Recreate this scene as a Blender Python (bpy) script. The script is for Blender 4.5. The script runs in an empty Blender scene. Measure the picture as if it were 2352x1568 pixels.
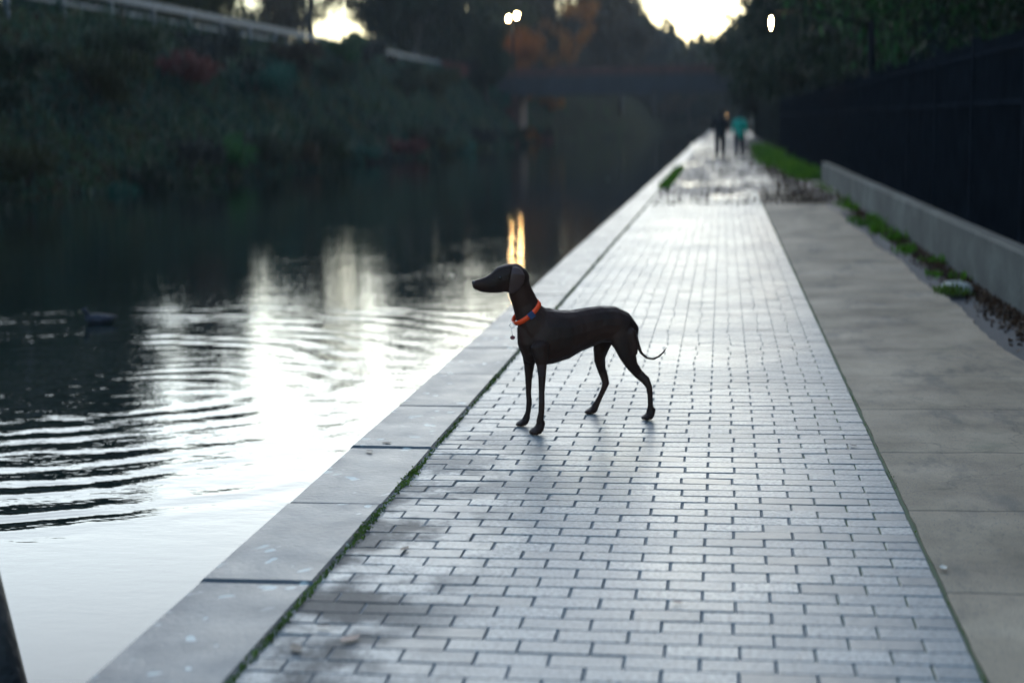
import bpy, math, random
import numpy as np
from mathutils import Vector, Matrix
R = math.radians
S = bpy.context.scene
COL = S.collection
rng = np.random.default_rng(7)
random.seed(7)

# ------------------------------------------------------------------ camera
CAMZ = 1.45
cd = bpy.data.cameras.new("camera")
cam = bpy.data.objects.new("camera", cd); COL.objects.link(cam); S.camera = cam
cd.sensor_width = 36.0; cd.lens = 3500 / 2352 * 36
cd.clip_start = 0.1; cd.clip_end = 3000
YAW, PITCH, ROLL = R(7.934933), R(8.185844), R(-1.0)
ROT = Matrix.Rotation(YAW, 3, 'Z') @ Matrix.Rotation(R(90) - PITCH, 3, 'X') @ Matrix.Rotation(ROLL, 3, 'Z')
cam.location = (0, 0, CAMZ); cam.rotation_euler = ROT.to_euler()
cd.dof.use_dof = True
cd.dof.focus_distance = 6.4
cd.dof.aperture_fstop = 1.25
cd.dof.aperture_ratio = 1.7; cd.dof.aperture_rotation = R(-62)

# ------------------------------------------------------------------ sky + sun
SUN_EL, SUN_AZ = R(15.0), R(-2.0)        # low, straight ahead along the path, behind the trees
world = bpy.data.worlds.new("World"); S.world = world; world.use_nodes = True
wn = world.node_tree; bg = wn.nodes["Background"]
sky = wn.nodes.new("ShaderNodeTexSky"); sky.sky_type = 'NISHITA'
sky.sun_disc = False; sky.sun_elevation = SUN_EL; sky.sun_rotation = SUN_AZ
sky.air_density = 1.3; sky.dust_density = .2; sky.ozone_density = 2.6
wn.links.new(sky.outputs[0], bg.inputs[0]); bg.inputs[1].default_value = 0.125
sd = bpy.data.lights.new("sun", 'SUN'); sun = bpy.data.objects.new("sun", sd); COL.objects.link(sun)
sd.energy = 0.75; sd.angle = R(70); sd.color = (1.0, 0.93, 0.82)
sdir = Vector((math.sin(SUN_AZ) * math.cos(SUN_EL), math.cos(SUN_AZ) * math.cos(SUN_EL), math.sin(SUN_EL)))
sun.rotation_euler = sdir.to_track_quat('Z', 'Y').to_euler()
S.view_settings.view_transform = 'Standard'; S.view_settings.look = 'None'
S.view_settings.gamma = 1; S.view_settings.exposure = 1.6
S.cycles.use_denoising = True

# ------------------------------------------------------------------ helpers
def ray(px, py):
    return ROT @ Vector(((px - 1176) / 3500, -(py - 784) / 3500, -1))
def on_plane(px, py, z=0.0):
    d = ray(px, py); return Vector((0, 0, CAMZ)) + d * ((z - CAMZ) / d.z)
def at_depth(px, py, Y):
    d = ray(px, py); return Vector((0, 0, CAMZ)) + d * (Y / d.y)

def tag(o, label=None, cat=None, group=None, kind=None):
    if label: o['label'] = label
    if cat: o['category'] = cat
    if group: o['group'] = group
    if kind: o['kind'] = kind
    return o
def link(name, me, mat=None, parent=None, loc=None):
    o = bpy.data.objects.new(name, me); COL.objects.link(o)
    if mat and me is not None and not me.materials: me.materials.append(mat)
    if parent: o.parent = parent
    if loc is not None: o.location = loc
    return o
def empty(name, loc=(0, 0, 0), rz=0):
    o = bpy.data.objects.new(name, None); COL.objects.link(o); o.location = loc; o.rotation_euler = (0, 0, rz)
    o.empty_display_size = 0.2
    return o
def mesh(name, V, F, smooth=False):
    me = bpy.data.meshes.new(name)
    me.from_pydata([tuple(map(float, v)) for v in V], [], F); me.update()
    if smooth: me.polygons.foreach_set('use_smooth', [True] * len(me.polygons))
    return me
def quads(name, V, smooth=False):
    """V: (N,4,3) array of independent quads."""
    n = len(V); me = bpy.data.meshes.new(name)
    me.vertices.add(n * 4); me.vertices.foreach_set('co', V.reshape(-1).astype(np.float32))
    me.loops.add(n * 4); me.loops.foreach_set('vertex_index', np.arange(n * 4, dtype=np.int32))
    me.polygons.add(n); me.polygons.foreach_set('loop_start', np.arange(0, n * 4, 4, dtype=np.int32))
    me.update(calc_edges=True); me.validate()
    return me
class MB:
    def __init__(s): s.V = []; s.F = []
    def box(s, x0, x1, y0, y1, z0, z1):
        b = len(s.V)
        s.V += [(x0,y0,z0),(x1,y0,z0),(x1,y1,z0),(x0,y1,z0),(x0,y0,z1),(x1,y0,z1),(x1,y1,z1),(x0,y1,z1)]
        s.F += [(b,b+3,b+2,b+1),(b+4,b+5,b+6,b+7),(b,b+1,b+5,b+4),(b+1,b+2,b+6,b+5),(b+2,b+3,b+7,b+6),(b+3,b,b+4,b+7)]
        return s
    def tube(s, pts, rad, n=8, cap=True):
        b = len(s.V); pts = [Vector(p) for p in pts]
        for i, p in enumerate(pts):
            t = (pts[min(i+1, len(pts)-1)] - pts[max(i-1, 0)]).normalized()
            u = t.orthogonal().normalized() if i == 0 else (u - t * u.dot(t)).normalized()
            w = t.cross(u)
            for k in range(n):
                a = 2 * math.pi * k / n
                s.V.append(tuple(p + (u * math.cos(a) + w * math.sin(a)) * rad[i]))
        for i in range(len(pts) - 1):
            for k in range(n):
                k2 = (k + 1) % n
                s.F.append((b+i*n+k, b+i*n+k2, b+(i+1)*n+k2, b+(i+1)*n+k))
        if cap:
            s.F.append(tuple(b + k for k in reversed(range(n))))
            s.F.append(tuple(b + (len(pts)-1)*n + k for k in range(n)))
        return s
    def build(s, name, mat, parent=None, smooth=False):
        return link(name, mesh(name, s.V, s.F, smooth), mat, parent)
def copy_tree(o, parent=None):
    c = o.copy(); COL.objects.link(c)
    if parent: c.parent = parent
    for ch in [x for x in o.children]: copy_tree(ch, c)
    return c

# ------------------------------------------------------------------ materials
class NT:
    def __init__(s, name):
        s.m = bpy.data.materials.new(name); s.m.use_nodes = True
        s.t = s.m.node_tree; s.b = s.t.nodes["Principled BSDF"]
    def n(s, typ, **kw):
        nd = s.t.nodes.new(typ)
        for k, v in kw.items():
            if k in nd.inputs.keys() if isinstance(k, str) else False: nd.inputs[k].default_value = v
            else: setattr(nd, k, v)
        return nd
    def l(s, a, b): s.t.links.new(a, b)
    def pos(s): return s.n("ShaderNodeNewGeometry").outputs['Position']
    def objc(s): return s.n("ShaderNodeTexCoord").outputs['Object']
    def noise(s, vec, scale, detail=4, rough=.55, dim=None):
        nd = s.n("ShaderNodeTexNoise"); nd.inputs['Scale'].default_value = scale
        nd.inputs['Detail'].default_value = detail; nd.inputs['Roughness'].default_value = rough
        s.l(vec, nd.inputs['Vector']); return nd.outputs['Fac']
    def ramp(s, fac, stops):
        nd = s.n("ShaderNodeValToRGB"); e = nd.color_ramp.elements
        while len(e) < len(stops): e.new(0.5)
        for i, (p, c) in enumerate(stops):
            e[i].position = p
            e[i].color = (c if len(c) == 4 else (*c, 1)) if not isinstance(c, (int, float)) else (c, c, c, 1)
        s.l(fac, nd.inputs[0]); return nd.outputs[0]
    def mix(s, fac, a, b, mode='MIX'):
        nd = s.n("ShaderNodeMix"); nd.data_type = 'RGBA'; nd.blend_type = mode
        if isinstance(fac, (int, float)): nd.inputs[0].default_value = fac
        else: s.l(fac, nd.inputs[0])
        for v, i in ((a, 6), (b, 7)):
            if isinstance(v, tuple): nd.inputs[i].default_value = (*v, 1)
            else: s.l(v, nd.inputs[i])
        return nd.outputs[2]
    def math(s, op, a, b=None, c=None, clamp=False):
        nd = s.n("ShaderNodeMath"); nd.operation = op; nd.use_clamp = clamp
        for i, v in enumerate((a, b, c)):
            if v is None: continue
            if isinstance(v, (int, float)): nd.inputs[i].default_value = v
            else: s.l(v, nd.inputs[i])
        return nd.outputs[0]
    def smooth(s, v, lo, hi):
        nd = s.n("ShaderNodeMapRange"); nd.interpolation_type = 'SMOOTHSTEP'
        s.l(v, nd.inputs[0]); nd.inputs[1].default_value = lo; nd.inputs[2].default_value = hi
        return nd.outputs[0]
    def scaled(s, vec, sc):
        nd = s.n("ShaderNodeVectorMath"); nd.operation = 'MULTIPLY'; nd.inputs[1].default_value = sc
        s.l(vec, nd.inputs[0]); return nd.outputs[0]
    def bump(s, h, dist, strength=1.0, normal=None):
        nd = s.n("ShaderNodeBump"); nd.inputs['Distance'].default_value = dist; nd.inputs['Strength'].default_value = strength
        s.l(h, nd.inputs['Height'])
        if normal: s.l(normal, nd.inputs['Normal'])
        s.l(nd.outputs[0], s.b.inputs['Normal']); return nd.outputs[0]
    def set(s, **kw):
        for k, v in kw.items():
            k = k.replace('_', ' ')
            i = s.b.inputs[k]
            if isinstance(v, (int, float)): i.default_value = v
            elif isinstance(v, tuple): i.default_value = (*v, 1)
            else: s.l(v, i)
        return s

def simple(name, col, rough=.7, var=.3, scale=4, bump=0.0, metal=0.0, obj=True):
    M = NT(name); v = M.objc() if obj else M.pos()
    f = M.noise(v, scale, 5)
    lo = tuple(c * (1 - var) for c in col); hi = tuple(min(1, c * (1 + var)) for c in col)
    M.set(Base_Color=M.ramp(f, [(.3, lo), (.7, hi)]), Roughness=rough, Metallic=metal)
    if bump: M.bump(M.noise(v, scale * 6, 4), bump)
    return M.m

def leaf_mat(name, cols, rough=.6, scale=.35, trans=0.25):
    M = NT(name); p = M.objc()
    f = M.noise(p, scale, 3, .6); g = M.noise(p, scale * 9, 2)
    oi = M.n("ShaderNodeObjectInfo").outputs['Random']
    fac = M.math('ADD', M.math('MULTIPLY', f, .62), M.math('ADD', M.math('MULTIPLY', g, .3), M.math('MULTIPLY_ADD', oi, .2, -.1)))
    st = [(.30 + .36 * i / (len(cols) - 1), c) for i, c in enumerate(cols)]
    c = M.ramp(fac, st); M.set(Base_Color=c, Roughness=rough)
    M.b.inputs['Specular IOR Level'].default_value = .08
    tr = M.n("ShaderNodeBsdfTranslucent"); M.l(c, tr.inputs[0])
    mx = M.n("ShaderNodeMixShader"); mx.inputs[0].default_value = trans
    M.l(M.b.outputs[0], mx.inputs[1]); M.l(tr.outputs[0], mx.inputs[2])
    M.l(mx.outputs[0], M.t.nodes['Material Output'].inputs[0])
    return M.m

# wet pavers --------------------------------------------------------
def paver_mat():
    M = NT("wet_paver"); p = M.pos()
    at = M.n("ShaderNodeAttribute"); at.attribute_name = "tone"
    big = M.noise(p, .9, 4); fine = M.noise(p, 60, 4)
    base = M.ramp(at.outputs['Fac'], [(0, (.095, .11, .115)), (.2, (.17, .19, .194)), (.75, (.21, .229, .23)), (1, (.29, .30, .29))])
    base = M.mix(M.smooth(fine, .35, .7), base, (.12, .125, .13))
    # mud and leaf stain beside the moss line, and the dirty end of the paving far away
    sep = M.n("ShaderNodeSeparateXYZ"); M.l(p, sep.inputs[0])
    near = M.math('MULTIPLY', M.smooth(sep.outputs[0], -.55, -1.15), M.smooth(M.noise(p, 2.6, 6, .65), .42, .58))
    near = M.math('MULTIPLY', near, M.smooth(sep.outputs[1], 8.5, 4.5))
    base = M.mix(M.math('MULTIPLY', near, .85), base, (.045, .035, .03))
    M.set(Base_Color=base)
    rg = M.math('ADD', M.math('MULTIPLY_ADD', big, .24, .19), M.math('MULTIPLY', fine, .12))
    rg = M.math('ADD', rg, M.math('MULTIPLY', near, .3))
    M.set(Roughness=rg, IOR=1.42)
    h = M.math('ADD', M.math('MULTIPLY', M.noise(p, 130, 3), .4), M.noise(p, 22, 3))
    M.bump(h, .0022)
    return M.m
def joint_mat():
    M = NT("paver_joint"); p = M.pos()
    sep = M.n("ShaderNodeSeparateXYZ"); M.l(p, sep.inputs[0])
    g = M.math('ADD', M.noise(p, 3.5, 5), M.smooth(sep.outputs[0], -.2, .75))
    g = M.smooth(g, .85, 1.3)
    c = M.mix(g, (.19, .192, .185), (.07, .095, .045))
    M.set(Base_Color=c, Roughness=.85); M.bump(M.noise(p, 90, 3), .004)
    return M.m
def coping_mat():
    M = NT("coping_stone"); p = M.pos()
    at = M.n("ShaderNodeAttribute"); at.attribute_name = "tone"
    a = M.ramp(M.noise(p, 3.2, 6, .62), [(.3, (.045, .053, .06)), (.55, (.075, .086, .094)), (.75, (.115, .125, .13))])
    a = M.mix(.25, a, M.ramp(at.outputs['Fac'], [(0, (.07, .08, .09)), (1, (.2, .2, .2))]))
    # pale lichen blotches
    vo = M.n("ShaderNodeTexVoronoi"); vo.inputs['Scale'].default_value = 12; vo.inputs['Randomness'].default_value = 1
    nz = M.n("ShaderNodeTexNoise"); nz.inputs['Scale'].default_value = 7; M.l(p, nz.inputs['Vector'])
    v2 = M.n("ShaderNodeVectorMath"); v2.operation = 'MULTIPLY_ADD'; v2.inputs[1].default_value = (.16, .16, .16)
    M.l(nz.outputs['Color'], v2.inputs[0]); M.l(p, v2.inputs[2]); M.l(v2.outputs[0], vo.inputs['Vector'])
    sepc = M.n("ShaderNodeSeparateColor"); M.l(vo.outputs['Color'], sepc.inputs[0])
    blot = M.math('MULTIPLY', M.smooth(vo.outputs['Distance'], .34, .2), M.smooth(sepc.outputs[0], .66, .70))
    a = M.mix(M.math('MULTIPLY', blot, .75), a, (.55, .6, .56))
    sep = M.n("ShaderNodeSeparateXYZ"); M.l(p, sep.inputs[0])
    edge = M.math('MULTIPLY', M.smooth(sep.outputs[0], -1.50, -1.66), M.smooth(M.noise(p, 5, 4), .3, .6))
    a = M.mix(M.math('MULTIPLY', edge, .6), a, (.05, .055, .065))  # shade along the water edge put into the stone colour, broken up by noise
    M.set(Base_Color=a, IOR=1.4)
    M.set(Roughness=M.math('ADD', M.math('MULTIPLY_ADD', M.noise(p, 4, 5), .35, .24), M.math('MULTIPLY', blot, .05)))
    M.bump(M.math('ADD', M.noise(p, 45, 5), M.math('MULTIPLY', M.noise(p, 7, 3), 1.5)), .003)
    return M.m
def concrete_mat():
    M = NT("path_concrete"); p = M.pos()
    a = M.ramp(M.noise(p, 1.3, 7, .65), [(.3, (.17, .128, .088)), (.5, (.30, .228, .155)), (.72, (.42, .325, .225))])
    sp = M.noise(p, 110, 3); a = M.mix(M.smooth(sp, .55, .75), a, (.1, .1, .1))
    gr = M.smooth(M.noise(p, 2.1, 5), .6, .72); a = M.mix(M.math('MULTIPLY', gr, .4), a, (.08, .1, .06))
    st1 = M.smooth(M.noise(M.scaled(p, (1, .35, 1)), 2.4, 6, .7), .50, .66); a = M.mix(M.math('MULTIPLY', st1, .55), a, (.085, .08, .072))
    vc = M.n("ShaderNodeTexVoronoi"); vc.feature = 'DISTANCE_TO_EDGE'; vc.inputs['Scale'].default_value = .55
    nv = M.n("ShaderNodeTexNoise"); nv.inputs['Scale'].default_value = 3; nv.inputs['Detail'].default_value = 5; M.l(p, nv.inputs['Vector'])
    va = M.n("ShaderNodeVectorMath"); va.operation = 'MULTIPLY_ADD'; va.inputs[1].default_value = (.5, .5, .5); M.l(nv.outputs['Color'], va.inputs[0]); M.l(p, va.inputs[2]); M.l(va.outputs[0], vc.inputs['Vector'])
    a = M.mix(M.math('MULTIPLY', M.smooth(vc.outputs['Distance'], .004, .0005), .3), a, (.04, .04, .035))
    sep = M.n("ShaderNodeSeparateXYZ"); M.l(p, sep.inputs[0])
    fr = M.math('ABSOLUTE', M.math('SUBTRACT', M.math('FRACT', M.math('ADD', M.math('ADD', sep.outputs[1], M.math('MULTIPLY', M.noise(p, 5, 4), .03)), .845)), .5))
    jt = M.smooth(fr, .012, .0)
    a = M.mix(M.math('MULTIPLY', jt, .7), a, (.05, .055, .05))
    M.set(Base_Color=a, IOR=1.4, Roughness=M.ramp(M.noise(p, 1.7, 5), [(.35, .6), (.65, .85)]))
    M.b.inputs['Specular IOR Level'].default_value = .3
    M.bump(M.math('SUBTRACT', M.math('ADD', M.noise(p, 120, 3), M.math('MULTIPLY', M.noise(p, 10, 4), 1.5)), M.math('MULTIPLY', jt, 2)), .003)
    return M.m
def water_mat():
    M = NT("canal_water"); p = M.pos()
    sep = M.n("ShaderNodeSeparateXYZ"); M.l(p, sep.inputs[0]); X, Y = sep.outputs[0], sep.outputs[1]
    nz = M.noise(p, .9, 3); nf = M.noise(p, 2.6, 3)
    def ring(cx, cy, k, rin, rout, amp, warp=.5, power=None):
        dx = M.math('SUBTRACT', X, cx); dy = M.math('SUBTRACT', Y, cy)
        d = M.math('SQRT', M.math('ADD', M.math('MULTIPLY', dx, dx), M.math('MULTIPLY', dy, dy)))
        d = M.math('ADD', d, M.math('MULTIPLY', M.math('SUBTRACT', nz, .5), warp))
        w = M.math('SINE', M.math('MULTIPLY', d, k))
        w = M.math('ADD', M.math('MULTIPLY', w, .6), M.math('MULTIPLY', M.math('MULTIPLY', w, M.math('ABSOLUTE', w)), .5))
        w = M.math('MULTIPLY', w, M.smooth(M.noise(p, 1.3, 3), .34, .56))
        env = M.math('MULTIPLY', M.smooth(d, rin, rin + .6), M.smooth(d, rout, rout - .5))
        return M.math('MULTIPLY', M.math('MULTIPLY', w, env), amp)
    side_ = M.math('MULTIPLY_ADD', M.smooth(X, -1.7, -3.8), .65, .35)
    h = M.math('MULTIPLY', ring(-4.6, 10.2, 18, 1.2, 4.6, .0020, .45), side_)
    h = M.math('MULTIPLY', h, M.math('MULTIPLY_ADD', M.smooth(Y, 8.8, 7.4), .2, 1))
    h = M.math('ADD', h, M.math('MULTIPLY', ring(-4.6, 10.2, 29, 2.6, 4.5, .0007, .5), side_))
    h = M.math('ADD', h, ring(-5.6, 13.0, 20, .3, 2.0, .0009, .4))
    h = M.math('ADD', h, ring(-3.7, 9.4, 22, .3, 1.9, .0009, .35))
    h = M.math('ADD', h, ring(-5.4, 8.6, 26, .2, 2.2, .0006, .6))
    # light wind ripple, stronger around the rings, dying out close to the camera
    v = M.scaled(p, (1.0, 2.3, 1)); r1 = M.noise(v, 2.0, 4, .6)
    env = M.math('MULTIPLY', M.math('MULTIPLY_ADD', M.smooth(Y, 5.5, 7.5), .85, .15), M.math('MULTIPLY_ADD', M.smooth(Y, 34, 11), .5, .5))
    h = M.math('ADD', h, M.math('MULTIPLY', M.math('MULTIPLY', M.math('SUBTRACT', r1, .5), env), .0055))
    r2 = M.noise(M.scaled(p, (1, 1.6, 1)), 9, 2)
    patch = M.math('MULTIPLY', M.smooth(M.noise(p, .45, 2), .5, .62), env)
    h = M.math('ADD', h, M.math('MULTIPLY', M.math('MULTIPLY', M.math('SUBTRACT', r2, .5), patch), .0022))
    M.bump(h, 1.0)
    M.set(Base_Color=(.008, .014, .012), Roughness=.02, IOR=1.333)
    return M.m
def ground_mat():
    M = NT("soil"); p = M.pos()
    a = M.ramp(M.noise(p, .8, 6, .65), [(.3, (.018, .02, .012)), (.5, (.035, .03, .02)), (.7, (.03, .045, .018))])
    M.set(Base_Color=a, Roughness=1.0); M.b.inputs['Specular IOR Level'].default_value = 0; M.bump(M.noise(p, 9, 5), .05)
    return M.m
def dirt_mat():
    M = NT("leafy_dirt"); p = M.pos()
    a = M.ramp(M.noise(M.scaled(p, (1.6, .5, 1)), 1.2, 6, .65), [(.3, (.045, .036, .036)), (.5, (.10, .085, .08)), (.7, (.20, .19, .18))])
    a = M.mix(M.smooth(M.noise(p, 25, 4), .45, .7), a, (.06, .045, .04))
    wet = M.smooth(M.noise(M.scaled(p, (1, .3, 1)), .9, 4), .5, .6)
    M.set(Base_Color=a, Roughness=M.math('MULTIPLY_ADD', wet, -.4, .6), IOR=1.4); M.bump(M.noise(p, 30, 4), .006)
    return M.m

m_paver = paver_mat(); m_joint = joint_mat(); m_coping = coping_mat(); m_conc = concrete_mat()
m_water = water_mat(); m_soil = ground_mat(); m_dirt = dirt_mat()
m_moss = leaf_mat("moss", [(.03, .045, .012), (.07, .12, .02), (.13, .20, .035)], scale=6)
m_grass = leaf_mat("grass", [(.02, .06, .012), (.07, .18, .015), (.16, .28, .02)], scale=2)
m_litter = leaf_mat("leaf_litter", [(.02, .014, .01), (.05, .03, .02), (.09, .05, .03), (.05, .07, .02)], scale=5)
m_bark = simple("bark", (.035, .03, .026), .9, .4, 3, .03)
M = NT("wall_concrete"); _p = M.pos()
_c = M.ramp(M.noise(M.scaled(_p, (1, .55, 1)), 1.1, 7, .68), [(.32, (.022, .026, .023)), (.5, (.05, .055, .048)), (.70, (.13, .138, .12))])
_c = M.mix(M.smooth(M.noise(_p, 40, 4), .5, .7), _c, (.07, .07, .06)); M.set(Base_Color=_c, Roughness=.85); M.bump(M.noise(_p, 25, 4), .008); m_wall = M.m
m_iron = simple("black_iron", (.012, .015, .020), .95, .3, 3)
m_iron.node_tree.nodes['Principled BSDF'].inputs['Specular IOR Level'].default_value = .0
m_rail = simple("blue_grey_rail", (.05, .075, .11), .6, .3, 2)
m_steel = simple("bridge_steel", (.010, .012, .018), .7, .5, .6, .02)
m_brick = simple("bridge_brick", (.06, .026, .022), .9, .4, 1.5, .02)
m_gutter = NT("gutter_asphalt")
_p = m_gutter.pos(); m_gutter.set(Base_Color=m_gutter.ramp(m_gutter.noise(_p, 4, 6), [(.3, (.02, .024, .03)), (.7, (.045, .05, .058))]), Roughness=.75)
m_gutter.bump(m_gutter.noise(_p, 60, 4), .006); m_gutter = m_gutter.m
LM = {
 'dark': leaf_mat("dark_leaves", [(.006, .014, .009), (.014, .028, .016), (.03, .045, .02)]),
 'olive': leaf_mat("olive_leaves", [(.012, .018, .008), (.03, .036, .014), (.055, .055, .02)]),
 'brown': leaf_mat("brown_leaves", [(.02, .016, .012), (.045, .032, .02), (.07, .05, .025)]),
 'orange': leaf_mat("lamplit_orange_leaves", [(.07, .025, .008), (.24, .085, .018), (.45, .17, .025)]),  # lamp glow on the autumn leaves is put into this orange
 'green': leaf_mat("green_leaves", [(.012, .04, .015), (.02, .085, .03), (.04, .13, .03)]),
 'teal': leaf_mat("teal_leaves", [(.008, .035, .028), (.014, .08, .06), (.03, .13, .09)]),
 'red': leaf_mat("red_leaves", [(.03, .012, .012), (.09, .03, .03), (.15, .06, .05)]),
 'grey': leaf_mat("grey_leaves", [(.01, .014, .013), (.02, .025, .023), (.032, .036, .032)]),
}

# ------------------------------------------------------------------ terrain
def gz(x, y):
    """ground height"""
    x = np.asarray(x, float); y = np.asarray(y, float)
    ss = lambda t: np.clip(t, 0, 1) ** 2 * (3 - 2 * np.clip(t, 0, 1))
    bank = -16.3 - .6 * np.sin(y * .045) - .3 * np.sin(y * .21)
    bank = bank + 8 * ss((y - 143) / 18)
    z = np.full(np.broadcast(x, y).shape, -.07)
    left = ss((bank - x) / .5) * 1.0 + np.clip((bank - .4 - x) / 4.2, 0, 1) * 5.3
    zl = -1.3 + left + .25
    z = np.where(x < -1.7, zl, z)
    z = np.where(x < -24, z + ss((-24 - x) / 60) * 2.5, z)
    z = np.where(x > 2.6, -.07 + ss((x - 2.6) / 25) * 2.0, z)
    far = ss((y - 225) / 25)
    z = np.where((x < -1.7) & (x > -30), z * (1 - far) + far * 1.6, z)
    return z
xs = np.concatenate([np.linspace(-900, -60, 12), np.linspace(-50, -23, 12), np.linspace(-22, -15, 22), [-12, -8, -4, -1.76, -1.70, 0, 2.6], np.linspace(4, 30, 10), np.linspace(60, 900, 10)])
ys = np.concatenate([np.linspace(-900, -60, 8), np.linspace(-40, 300, 171), np.linspace(340, 1500, 10)])
GX, GY = np.meshgrid(xs, ys); GZ = gz(GX, GY)
nx, ny = len(xs), len(ys)
V = np.stack([GX, GY, GZ], -1).reshape(-1, 3)
F = [(j*nx+i, j*nx+i+1, (j+1)*nx+i+1, (j+1)*nx+i) for j in range(ny-1) for i in range(nx-1)]
tag(link("ground", mesh("ground", V, F, True), m_soil), kind='structure')

WZ = -.30
tag(link("water", mesh("water", [(-40, -60, WZ), (-1.60, -60, WZ), (-1.60, 300, WZ), (-40, 300, WZ)], [(0, 1, 2, 3)]), m_water), kind='structure')

# ------------------------------------------------------------------ paving
def bevel_block(V, F, T, x0, x1, y0, y1, z0, z1, b, tx=0, ty=0, tone=.5, zof=0):
    k = len(V); cx, cy = (x0+x1)/2, (y0+y1)/2
    def zz(x, y, z): return z + zof + (x - cx) * tx + (y - cy) * ty
    for (xa, xb, ya, yb, z) in ((x0, x1, y0, y1, z0), (x0, x1, y0, y1, z1 - b), (x0 + b, x1 - b, y0 + b, y1 - b, z1)):
        V += [(xa, ya, zz(xa, ya, z)), (xb, ya, zz(xb, ya, z)), (xb, yb, zz(xb, yb, z)), (xa, yb, zz(xa, yb, z))]
    for r in (0, 4):
        for i in range(4):
            j = (i + 1) % 4; F.append((k+r+i, k+r+j, k+r+4+j, k+r+4+i))
    F.append((k+8, k+9, k+10, k+11)); T += [tone] * 9
def toned(name, V, F, T, mat):
    me = mesh(name, V, F); a = me.attributes.new("tone", 'FLOAT', 'FACE'); a.data.foreach_set('value', T)
    return link(name, me, mat)
V, F, T = [], [], []
PL, PW, GAP = .204, .1005, .0045
row = 0; y = 1.9
XL, XR = -1.282, .672
while y < 46:
    off = (row % 2) * PL / 2 + random.uniform(-.012, .012)
    x = XL - (PL - off if row % 2 else 0)
    while x < XR:
        xa, xb = max(x, XL), min(x + PL, XR)
        if XR - xb < .05: xb = XR
        if XR - xa < .05: break
        if xb - xa > .03:
            edge = max(0, (-.85 - xa)) * (1 if y < 8 else .3)
            sg = .006 + edge * .012
            g = random.uniform(.4, 1.25) * GAP / 2
            bevel_block(V, F, T, xa + g, xb - g, y + GAP * random.uniform(.25, .6), y + PW - GAP * random.uniform(.25, .6), -.05, 0, .004,
                        random.gauss(0, sg), random.gauss(0, sg * 1.3), random.random(), -abs(random.gauss(0, .0012)) - edge * random.random() * .006)
        x += PL
    y += PW; row += 1
pav = tag(toned("pavement", V, F, T, m_paver), kind='structure')
tag(link("paving_bed", mesh("paving_bed", [(-1.3, 1.5, -.0055), (.7, 1.5, -.0055), (.7, 46, -.0055), (-1.3, 46, -.0055)], [(0, 1, 2, 3)]), m_joint), kind='structure')

V, F, T = [], [], []
y = 4.58 - 4 * 1.015
while y < 120:
    L = 1.015
    bevel_block(V, F, T, -1.675 + random.uniform(-.004, .004), -1.292, y + .004, y + L - .004, -.45, .004 + random.uniform(-.003, .003), .012,
                random.gauss(0, .003), random.gauss(0, .002), random.random())
    y += L
tag(toned("kerb", V, F, T, m_coping), kind='structure')
tag(link("canal_wall", MB().box(-1.655, -1.30, -20, 225, -1.4, -.03) and mesh("canal_wall", *(lambda b: (b.V, b.F))(MB().box(-1.655, -1.30, -20, 225, -1.4, -.03))), m_gutter), kind='structure')

# concrete strip with a slightly ragged outer edge
V, F = [], []
ysn = np.arange(1.0, 60, .12); n = len(ysn)
for y in ysn:
    e = 1.77 + .03 * math.sin(y * 1.7) + random.uniform(-.012, .012) - max(0, y - 14) * .004
    l = .684 + random.uniform(-.004, .004)
    V += [(l, y, -.04), (l, y, .002), ((l + e) / 2, y, .008), (e - .01, y, .004), (e, y, -.05)]
for j in range(n - 1):
    for i in range(4): F.append((j*5+i, j*5+i+1, (j+1)*5+i+1, (j+1)*5+i))
tag(link("path", mesh("path", V, F, False), m_conc), kind='structure')
tag(link("gutter", mesh("gutter", [(1.6, 1, -.035), (2.4, 1, -.035), (2.4, 60, -.035), (1.6, 60, -.035)], [(0, 1, 2, 3)]), m_gutter), kind='structure')
# far part of the towpath: trodden dirt and leaves over the paving
V, F = [], []
ysn = np.concatenate([np.arange(24, 60, .5), np.arange(60, 230, 2)]); xn = np.linspace(-1.28, 2.7, 12)
for j, y in enumerate(ysn):
    for x in xn:
        rise = min(1, max(0, (y - 26) / 6)) * .022 - .012 + .010 * (math.sin(x * 3.1 + y * .7) * math.sin(y * .9 - x)) + random.uniform(-.002, .002)
        V.append((x, y, rise))
for j in range(len(ysn) - 1):
    for i in range(11): F.append((j*12+i, j*12+i+1, (j+1)*12+i+1, (j+1)*12+i))
tag(link("dirt_path", mesh("dirt_path", V, F, True), m_dirt), kind='structure')
# rain puddle on the far dirt path
M = NT("puddle_water"); M.set(Base_Color=(.02, .02, .02), Roughness=.35, IOR=1.333); M.bump(M.noise(M.pos(), 3, 2), .02); m_pud = M.m
def puddle(cx, cy, rx, ry, z):
    P = [(cx + rx * math.cos(a) * (1 + .18 * math.sin(3 * a + cx) + .1 * math.sin(5 * a)), cy + ry * math.sin(a) * (1 + .15 * math.cos(2 * a)), z) for a in np.linspace(0, 2 * math.pi, 36, endpoint=False)]
    tag(link("puddle", mesh("puddle", P, [tuple(range(36))]), m_pud), kind='structure')
puddle(-.85, 82, .75, 14, .028); puddle(-.1, 62, .5, 3, .027); puddle(.9, 36, .4, 3, .027)

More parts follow.
